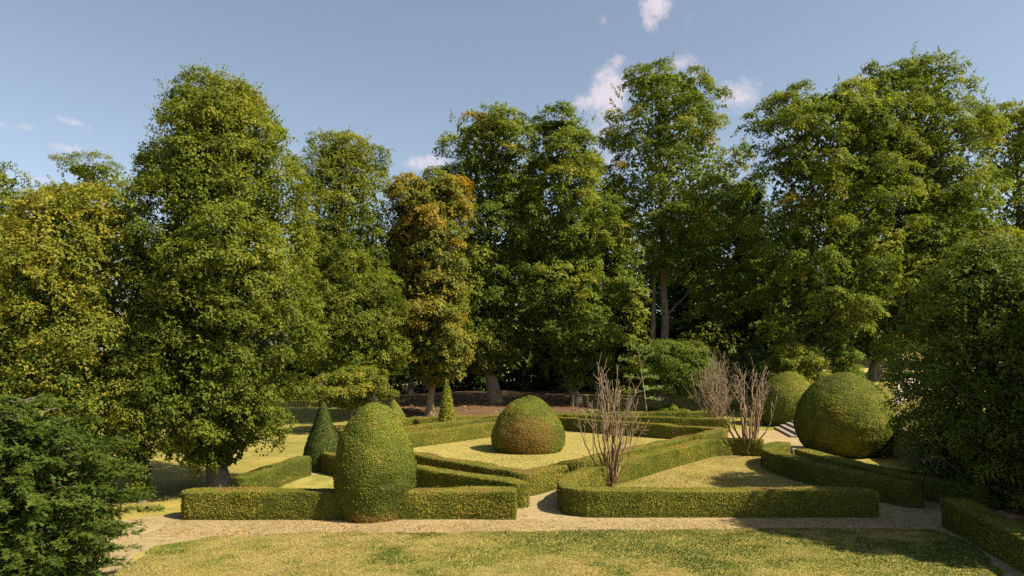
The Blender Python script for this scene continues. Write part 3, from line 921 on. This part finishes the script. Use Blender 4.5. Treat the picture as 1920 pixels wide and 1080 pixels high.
# ------------------------------------------------------------------ conifers in front
def conifer(name, label, px0, Y, rows, mat, n_br, needle, seed, twig=.7, per=34, z0=None, tint=.42, width=.16, droop=.35, group=None, trunk_r=.25, fan=.32, cat='conifer', front=.62, up=.1, fill=0):
    """layered conifer: drooping boughs carrying flat sprays of narrow leaves"""
    r = np.random.default_rng(seed)
    x0 = X(px0, Y)
    gz = float(ground_z(x0, Y)) if z0 is None else z0
    zz, cc, rr = interp_rows(rows, Y, px0)
    zz -= gz
    root = empty(name, (x0, Y, gz), label, cat, group)
    top = zz[-1]
    g = Geo()
    s = np.linspace(0, 1, 12)
    tz = -.1 + s * top * .96
    g.tube(np.c_[np.interp(tz, zz, cc) * smooth(0, .5, s), np.zeros(12), tz], trunk_r * (1.05 - s), 8)
    link('trunk', g.mesh('trunk'), M['bark_dark'], root, True)
    z = zz[0] + (top - zz[0]) * (r.random(n_br) ** .85)
    th = np.where(r.random(n_br) < front, -math.pi / 2 + r.normal(size=n_br) * 1.1, r.uniform(0, 6.283, n_br))
    rad = np.interp(z, zz, rr) * (1 + .09 * np.clip(r.normal(size=n_br), -2, 1.3))
    h = np.c_[np.cos(th), np.sin(th), np.zeros(n_br)]
    g = Geo()
    CC, UU, VV, TT = [], [], [], []
    for i in range(n_br):
        a = np.array([np.interp(z[i], zz, cc), 0, z[i] - .15 * rad[i]])
        t = np.linspace(0, 1, 7)
        pts = a + h[i] * (t * rad[i])[:, None] + np.array([0, 0, 1.0]) * (rad[i] * (.32 * t - droop * t ** 2.2))[:, None]
        g.tube(pts[:5], ((.012 + .008 * rad[i]) * (1 - .95 * t) + .003)[:5], 4)
        m = int(per * (.4 + rad[i] / max(rr) * .8))
        tt = r.uniform(.35, 1.0, m) ** .6
        base = np.array([np.interp(tt, t, pts[:, k]) for k in range(3)]).T
        side = np.cross(h[i], [0, 0, 1.0])
        sg = r.choice([-1, 1], m)
        tw = twig * r.uniform(.5, 1.15, m) * (1.15 - .55 * tt)
        td = unit(h[i] * r.uniform(.45, 1.1, m)[:, None] + side * (sg * r.uniform(.1, 1, m))[:, None] + np.c_[np.zeros((m, 2)), r.uniform(-.35, .3 + up, m)])
        k = needle[2]
        u = np.tile(np.linspace(.12, 1, k), m)
        ti = np.repeat(np.arange(m), k)
        C = base[ti] + td[ti] * (u * tw[ti])[:, None] + np.c_[np.zeros((m * k, 2)), -.22 * u ** 2 * tw[ti]]
        nrm = unit(np.array([0, 0, 1.0]) + h[i] * .35 + r.normal(size=(m, 3)) * .3)
        sd = np.cross(nrm[ti], td[ti]) * np.where(np.arange(m * k) % 2, 1, -1)[:, None]
        d = unit(td[ti] * .8 + sd * .75 + r.normal(size=(m * k, 3)) * .22)
        L = needle[0] * r.uniform(.7, 1.25, m * k) * (1.2 - .55 * u)
        U, V = orient(unit(nrm[ti] + r.normal(size=(m * k, 3)) * .35), d, L * .5, L * .5 * needle[1])
        C = C + U * .8
        bt = r.normal() * .12
        CC.append(C)
        UU.append(U)
        VV.append(V)
        TT.append(tint + bt + (r.normal(size=m) * .1)[ti] + .18 * (u - .5) + r.normal(size=m * k) * .08)
    tag(link('branches', g.mesh('branches'), M['bark_dark'], root, True), kind='stuff')
    if fill:                                               # darker needles filling the inner crown
        zf = zz[0] + (top - zz[0]) * r.random(fill) * .93
        q = np.interp(zf, zz, rr) * np.sqrt(r.uniform(.02, .62, fill))
        tf = r.uniform(0, 6.283, fill)
        CC.append(np.c_[np.interp(zf, zz, cc) + np.cos(tf) * q, np.sin(tf) * q, zf - .2])
        U, V = orient(unit(r.normal(size=(fill, 3)) + [0, 0, .5]), r.normal(size=(fill, 3)), np.full(fill, .11), np.full(fill, .035))
        UU.append(U)
        VV.append(V)
        TT.append(r.uniform(.1, .5, fill))
    T = np.concatenate(TT)
    T = np.where(r.random(len(T)) < .004, 1, np.minimum(T, .88))
    link('crown', leaf_mesh('crown', np.concatenate(CC), np.concatenate(UU), np.concatenate(VV), T, .15), M[mat], root)
    return root


conifer('spreading_conifer', 'dense dark green spreading conifer filling the lower left corner', 60, 15.2,
        [(742, 20, 75), (770, -50, 145), (815, -120, 195), (880, -170, 232), (950, -190, 258), (1010, -190, 240), (1070, -180, 215), (1120, -150, 190)],
        'conifer', 330, (.085, .36, 11), 201, twig=.33, per=42, tint=.45, z0=0, droop=.18, trunk_r=.16, up=.55, fill=16000)
tree('yew_tree', 'tall dense billowing evergreen closing the right side over the soil bed', 1850, 25.6,
     [(440, 1835, 1900), (490, 1770, 1960), (540, 1722, 2000), (620, 1690, 2030), (700, 1680, 2040), (780, 1682, 2050), (850, 1700, 2050), (905, 1735, 2040), (935, 1790, 2000)],
     'thuja', 190, 1.0, 22, 32, .15, .36, rough=.10, shoots=600, shoot_len=.5, twigs=.25, fill=1.4, trunk_r=.3, bark='bark_dark', seed=203, tint=.6, up=.6, flat=.7, inner=.8, aspect=.5, droop=.6, z0=0)


def rows_at(x, Y, zr):
    return [(HY + (CH - z) * FP / Y, CX + (x - r) / Y * FP, CX + (x + r) / Y * FP) for z, r in zr]


for k, (x, Y, h, rd, lab) in enumerate([(17.9, 17.8, 12.2, 2.8, 'evergreen tree just outside the right edge of the picture, shading the lawn'), (18.8, 20.5, 11.4, 2.4, 'evergreen tree just outside the right edge of the picture, shading the front hedge')]):
    tree('evergreen_tree', lab, CX + x / Y * FP, Y, rows_at(x, Y, [(h, .3), (h * .9, rd * .45), (h * .7, rd * .8), (h * .4, rd), (h * .15, rd * .9)]), 'thuja', 110, 1.0, 14, 20, .36, .5,
         trunk_r=.28, bark='bark_dark', seed=206 + k, tint=.42, inner=.3, tri=True, z0=0, front=.1)
tree('low_yew', 'low dense green yew below the two-stemmed chestnut', 1262, 57,
     [(636, 1240, 1290), (652, 1195, 1318), (680, 1178, 1340), (710, 1182, 1335), (735, 1210, 1310)],
     'thuja', 70, .8, 14, 30, .2, .42, trunk_r=.2, bark='bark_dark', seed=207, tint=.55, up=.5, flat=.7, inner=.7, aspect=.4, droop=.5, twigs=.4)


# ------------------------------------------------------------------ loose shrubs
def shrub(name, label, px0, Y, rows, mat, n=40, seed=1, leaf=.25, b=.7, tint=.5, group=None, **k):
    return tree(name, label, px0, Y, rows, mat, n, b, 15, 32, leaf * .68, leaf * 1.5, cat='shrub', trunk_r=.08, seed=seed, tint=tint, inner=.3, group=group, aspect=.5, bark='bark_dark', trunk_top=.6, **k)


shrub('leafy_shrub', 'yellow-green rounded shrub behind the round-topped clipped bush', 1490, 57,
      [(640, 1460, 1510), (655, 1435, 1535), (680, 1425, 1548), (715, 1425, 1550), (745, 1440, 1540)], 'shrub', 55, 221, .26, .85, .6, z0=.9)
shrub('leafy_shrub', 'dark low shrub left of the yellow-green one', 1395, 60,
      [(648, 1380, 1420), (665, 1350, 1450), (700, 1340, 1460), (735, 1345, 1455)], 'dark_wood', 40, 223, .26, .85, .75, z0=.75)
shrub('leafy_shrub', 'small fresh green shrub at the foot of the sapling', 1245, 55,
      [(758, 1235, 1260), (766, 1215, 1285), (778, 1215, 1290), (790, 1220, 1285)], 'shrub', 18, 225, .18, .4, .4)
shrub('leafy_shrub', 'mid green shrub on the bank left of the tallest chestnut trunk', 1585, 57.5,
      [(652, 1565, 1600), (668, 1545, 1612), (690, 1545, 1615), (712, 1555, 1610)], 'shrub', 30, 227, .24, .6, .35)
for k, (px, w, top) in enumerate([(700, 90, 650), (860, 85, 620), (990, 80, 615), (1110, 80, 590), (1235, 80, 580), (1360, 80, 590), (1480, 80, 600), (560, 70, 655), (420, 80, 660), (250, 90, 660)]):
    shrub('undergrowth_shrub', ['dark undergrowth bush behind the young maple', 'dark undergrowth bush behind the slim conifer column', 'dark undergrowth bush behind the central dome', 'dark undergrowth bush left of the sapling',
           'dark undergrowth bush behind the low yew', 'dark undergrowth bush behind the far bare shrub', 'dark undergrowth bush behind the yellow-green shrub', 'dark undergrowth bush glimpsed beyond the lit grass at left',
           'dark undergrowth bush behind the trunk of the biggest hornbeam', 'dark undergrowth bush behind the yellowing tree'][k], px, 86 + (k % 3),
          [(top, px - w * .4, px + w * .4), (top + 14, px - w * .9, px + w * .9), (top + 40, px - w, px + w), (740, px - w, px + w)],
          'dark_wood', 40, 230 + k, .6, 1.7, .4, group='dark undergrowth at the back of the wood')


# ------------------------------------------------------------------ bare cut-back shrubs
def bare_shrub(name, label, px0, Y, height, spread, n_stem, seed, n_shoot=4, shoot_len=1.4, thick=.075, twiggy=False):
    r = np.random.default_rng(seed)
    x0 = X(px0, Y)
    root = empty(name, (x0, Y, float(ground_z(x0, Y))), label, 'shrub', 'leafless cut-back shrubs')
    for i in range(n_stem):
        th = i / n_stem * 6.283 + r.normal() * .3
        ring = (i % 3) / 2.0
        out = spread * (.22 + .78 * ring) * r.uniform(.75, 1.1)
        hz = height * (.62 - .28 * ring) * r.uniform(.8, 1.12)
        t = np.linspace(0, 1, 14)
        bow = t ** (.75 + .35 * ring)
        h = np.array([math.cos(th), math.sin(th), 0])
        pts = h * (.10 + bow * out)[:, None] + np.array([0, 0, 1.0]) * (t ** (1.0 + .2 * ring) * hz)[:, None]
        pts[:, :2] += np.cumsum(r.normal(size=(14, 2)), 0) * .034
        pts[0, 2] = -.06
        rad = thick * r.uniform(.55, 1.15) * (1 - .55 * t) * (1 - .3 * ring)
        rad = rad * (1 + .14 * np.sin(np.arange(14) * 2.1 + i))
        g = Geo()
        g.tube(pts, rad, 7)
        st = link('stem', g.mesh('stem'), M['bare'], root, True)
        for j in range(n_shoot):
            f = 1.0 if j < n_shoot * .55 else r.uniform(.4, .95)
            b0 = np.array([np.interp(f, t, pts[:, q]) for q in range(3)])
            L = shoot_len * r.uniform(.5, 1.15) * (1 if f == 1 else .8)
            d = unit(np.array([0, 0, 1.0]) + h * r.uniform(-.1, .5) + np.r_[r.normal(size=2) * (.34 if twiggy else .24), 0])
            s = np.linspace(0, 1, 7)
            p = b0 + d * (s * L)[:, None] + np.array([0, 0, .12 * L]) * (s ** 2)[:, None]
            p[:, :2] += np.cumsum(r.normal(size=(7, 2)), 0) * .012
            g = Geo()
            r0 = thick * .22 * r.uniform(.7, 1.1)
            g.tube(p, r0 * (1 - .72 * s) + .003, 5)
            for _ in range(6 if twiggy else 4):
                q = r.uniform(.25, .9)
                c0 = np.array([np.interp(q, s, p[:, k]) for k in range(3)])
                dd = unit(d + r.normal(size=3) * .6)
                g.tube(c0 + dd * (np.linspace(0, 1, 4) * L * r.uniform(.15, .4))[:, None], np.linspace(.009, .004, 4), 4)
            link('shoot', g.mesh('shoot'), M['twig'], st, True)
    return root


bare_shrub('bare_shrub', 'leafless cut-back shrub standing inside the long front hedge', 1146, 27.7, 5.0, .95, 17, 301, 4, 1.6, .066)
bare_shrub('bare_shrub', 'leafless cut-back shrub at the back corner of the right-hand lawn', 1405, 36.3, 5.4, 1.35, 17, 303, 4, 1.5, .095)
bare_shrub('bare_shrub', 'twiggy leafless shrub, farthest of the three, behind the outer hedge', 1342, 50.6, 5.1, 1.35, 20, 305, 5, 2.1, .07, True)


def sapling():
    px0, Y = 1215, 50.4
    x0 = X(px0, Y)
    root = empty('sapling', (x0, Y, 0), 'young sapling with thin pale stem and sparse light green fronds', 'tree')
    s = np.linspace(0, 1, 16)
    H = 5.9
    P = np.c_[-.75 * s ** 1.3, .1 * np.sin(s * 3), -.05 + s * H]
    g = Geo()
    g.tube(P, .055 * (1 - .75 * s) + .006, 7)
    link('stem', g.mesh('stem'), M['twig'], root, True)
    r = np.random.default_rng(311)
    spec = [(.44, -1.5, .1, .35), (.46, 1.35, .3, .5), (.60, -1.35, -.2, .5), (.62, 1.2, .2, .25), (.78, -1.5, .2, .75), (.80, .95, -.2, 1.05), (.88, .75, .2, 1.1), (.93, -.35, .1, .7), (.98, .35, 0, .55), (.70, .2, -1.0, .3), (.5, .1, -1.1, .2), (.36, 1.1, -.4, .2)]
    for f, dx, dy, dz in spec:
        a = np.array([np.interp(f, s, P[:, k]) for k in range(3)])
        t = np.linspace(0, 1, 8)
        c = a + np.array([dx, dy, 0]) * t[:, None] + np.array([0, 0, 1]) * (dz * t - .25 * t ** 2)[:, None]
        g = Geo()
        g.tube(c, .016 * (1 - .7 * t) + .003, 5)
        fr = link('frond', g.mesh('frond'), M['twig'], root, True)
        n = 95
        tt = r.uniform(.1, 1.05, n)
        C = np.array([np.interp(tt, t, c[:, k]) for k in range(3)]).T + r.normal(size=(n, 3)) * .07
        d = unit(np.array([dx, dy, 0.0]))
        sd = np.array([-d[1], d[0], 0]) * r.choice([-1, 1], n)[:, None]
        U, V = orient(unit(r.normal(size=(n, 3)) * .5 + [0, -.3, 1.0]), d * .5 + sd + r.normal(size=(n, 3)) * .3, r.uniform(.06, .11, n), r.uniform(.018, .035, n))
        link('leaves', leaf_mesh('leaves', C + U, U, V, r.uniform(0, 1, n)), M['sapling'], fr)


sapling()


# ------------------------------------------------------------------ masonry on the right
def block_mesh(name, sx, sy, sz, seed, bev=.02):
    r = np.random.default_rng(seed)
    b = bev
    V, F = [], []
    for z, i in ((0, 0), (b, 1), (sz - b, 1), (sz, 0)):
        k = 0 if i else b
        V += [(-sx / 2 + k, -sy / 2 + k, z), (sx / 2 - k, -sy / 2 + k, z), (sx / 2 - k, sy / 2 - k, z), (-sx / 2 + k, sy / 2 - k, z)]
    for a in range(3):
        for j in range(4):
            F.append((a * 4 + j, a * 4 + (j + 1) % 4, a * 4 + 4 + (j + 1) % 4, a * 4 + 4 + j))
    F += [(3, 2, 1, 0), (12, 13, 14, 15)]
    V = np.array(V) + r.normal(size=(16, 3)) * bev * .35
    return mesh_from(name, V, F)


def stone_wall(name, label, pts, h, course=.24, L=.55, th=.4, seed=1):
    r = np.random.default_rng(seed)
    root = empty(name, (pts[0][0], pts[0][1], 0), label, 'wall')
    pts = np.asarray(pts, float)
    shapes = [block_mesh('stone', L * k, th, course - .02, seed + i, .025) for i, k in enumerate((.75, 1.0, 1.3, .9))]
    for m in shapes:
        m.materials.append(M['stone'])
    seg = np.r_[0, np.cumsum(np.linalg.norm(np.diff(pts, axis=0), axis=1))]
    for c in range(int(h / course)):
        u = (c % 2) * .2
        while u < seg[-1] - .2:
            i = r.integers(4)
            w = L * (.75, 1.0, 1.3, .9)[i] + .02
            m = u + w / 2
            p = [np.interp(m, seg, pts[:, k]) for k in range(2)]
            q = [np.interp(m + .1, seg, pts[:, k]) for k in range(2)]
            o = bpy.data.objects.new('stone', shapes[i])
            col.objects.link(o)
            o.parent = root
            o.location = (p[0] - pts[0][0] + r.normal() * .012, p[1] - pts[0][1] + r.normal() * .012, c * course - .05)
            o.rotation_euler = (0, 0, math.atan2(q[1] - p[1], q[0] - p[0]) + r.normal() * .02)
            u += w
    return root


stone_wall('retaining_wall', 'old pale stone retaining wall half hidden by the right-hand conifer', [(17.3, 24.5), (18.2, 28.2), (19.5, 33), (21.0, 38.5)], 1.65, .27, .62, .42, 5)
steps = empty('stone_steps', (18.6, 46.3, 0), 'pale stone garden steps beside the huge clipped ball', 'steps')
for k in range(4):
    me = block_mesh('step', 1.1, 5.2, .16, 400 + k, .02)
    o = link('step', me, M['stone'], steps)
    o.location = (k * .42 + .3, 0.02 * k, .155 * k - .01)
    o.rotation_euler = (0, 0, R(-9.8))
kerb = empty('stone_kerb', (14.9, 35.5, 0), 'low stone blocks where the curved hedges meet the path', 'kerb')
for k, (x, y, sx, sy, sz, a) in enumerate([(0, 0, .62, .6, .5, -12), (.85, -.35, .9, .5, .28, -18)]):
    o = link('block', block_mesh('block', sx, sy, sz, 410 + k, .03), M['stone'], kerb)
    o.location = (x, y, -.02)
    o.rotation_euler = (0, 0, R(a))


def draped_sheet(name, poly, mat, dz=.012, cell=.8):
    poly = np.asarray(poly, float)
    x0, y0 = poly.min(0)
    x1, y1 = poly.max(0)
    xs, ys = np.arange(x0, x1 + cell, cell), np.arange(y0, y1 + cell, cell)
    gx, gy = np.meshgrid(xs, ys)
    V = np.stack([gx, gy, ground_z(gx, gy) + dz], -1).reshape(-1, 3)
    nx = len(xs)
    F = []
    for j in range(len(ys) - 1):
        for i in range(nx - 1):
            c = (xs[i] + cell / 2, ys[j] + cell / 2)
            if inside(poly, np.array([c[0]]), np.array([c[1]]))[0]:
                F.append((j * nx + i, j * nx + i + 1, (j + 1) * nx + i + 1, (j + 1) * nx + i))
    me = mesh_from(name, V, F)
    return tag(link(name, me, mat, None, True), kind='structure')


draped_sheet('terrace_path', [(26.5, 47), (29.5, 48), (38, 60), (44, 72), (41, 73), (34, 60.5)], M['gravel'], .05, .5)

# ------------------------------------------------------------------ grass and litter
def blades(name, poly, dens, hgt, z, seed, label, tint, patch, skip=None):
    r = np.random.default_rng(seed)
    poly = np.asarray(poly, float)
    x0, y0 = poly.min(0)
    x1, y1 = poly.max(0)
    n = int((x1 - x0) * (y1 - y0) * dens)
    x, y = r.uniform(x0, x1, n), r.uniform(y0, y1, n)
    p3 = np.c_[x, y, np.zeros(n)]
    keep = inside(poly, x + .12 * wob(p3, 2.5, seed), y + .12 * wob(p3, 2.5, seed + 1))
    x, y, p3 = x[keep], y[keep], p3[keep]
    n = len(x)
    L = hgt * r.uniform(.5, 1.4, n) * (1 + .35 * wob(p3, 1.2, seed + 2))
    az = r.uniform(0, 6.283, n)
    tilt = r.uniform(.2, 1.15, n)
    d = np.c_[np.cos(az) * np.sin(tilt), np.sin(az) * np.sin(tilt), np.cos(tilt)]
    s = np.c_[-np.sin(az), np.cos(az), np.zeros(n)]
    C = np.c_[x, y, np.full(n, z)] + d * (L * .5)[:, None]
    green = patch(p3)
    T = tint - .55 * green + .16 * wob(p3, 4, seed + 4) + r.normal(size=n) * .09
    me = leaf_mesh(name, C, d * (L * .5)[:, None], s * (.010 * r.uniform(.6, 1.4, n))[:, None], T, .1, tri=True)
    return tag(link(name, me, M['grass']), label, None, None, 'stuff')


def front_patch(p):
    x = p[:, 0]
    g = .02 + .66 * smooth(-6, 3, x) + 1.9 * wob(p * [1, 1.5, 1], .7, 501) + 1.4 * wob(p * [.8, 1.3, 1], 2.0, 503)
    return np.clip(g, -.3, 1.4)


blades('grass', LAWN, 1350, .045, .016, 601, 'short half-dry grass of the foreground lawn', .72, front_patch)
blades('grass', DIAM, 300, .05, .012, 605, 'parched short grass round the dome topiary', .78, lambda p: np.clip(.25 + .8 * wob(p, .6, 511), 0, 1))
blades('grass', COMP_R, 800, .05, .012, 609, 'parched short grass inside the long front hedge', .8, lambda p: np.clip(.25 + .8 * wob(p, .7, 513), 0, 1))
blades('grass', [(-11, 20.4), (13, 20.7), (13, 22.3), (-11, 22.2)], 260, .035, .008, 613, 'sparse dry tufts growing on the sandy path', .75, lambda p: np.clip(.8 * wob(p, 1.1, 517), -.2, 1))


def fallen_leaves():
    r = np.random.default_rng(701)
    n = 9000
    x = np.r_[r.uniform(-11, 14, n // 2), r.uniform(-12, 20, n - n // 2)]
    y = np.r_[r.uniform(20.3, 22.3, n // 2), r.uniform(55, 75, n - n // 2)]
    p = np.c_[x, y, ground_z(x, y) + .03]
    k = (wob(p, .8, 702) + r.normal(size=n) * .5 > .1)
    p = p[k]
    n = len(p)
    s = np.where(p[:, 1] > 40, .16, .035) * r.uniform(.6, 1.3, n)
    U, V = orient(unit(r.normal(size=(n, 3)) * .35 + [0, 0, 1.0]), r.normal(size=(n, 3)), s, s * .55)
    tag(link('fallen_leaves', leaf_mesh('fallen_leaves', p, U, V, r.random(n)), M['litter']), 'dry brown leaves scattered on the path and the wood floor', None, None, 'stuff')


fallen_leaves()
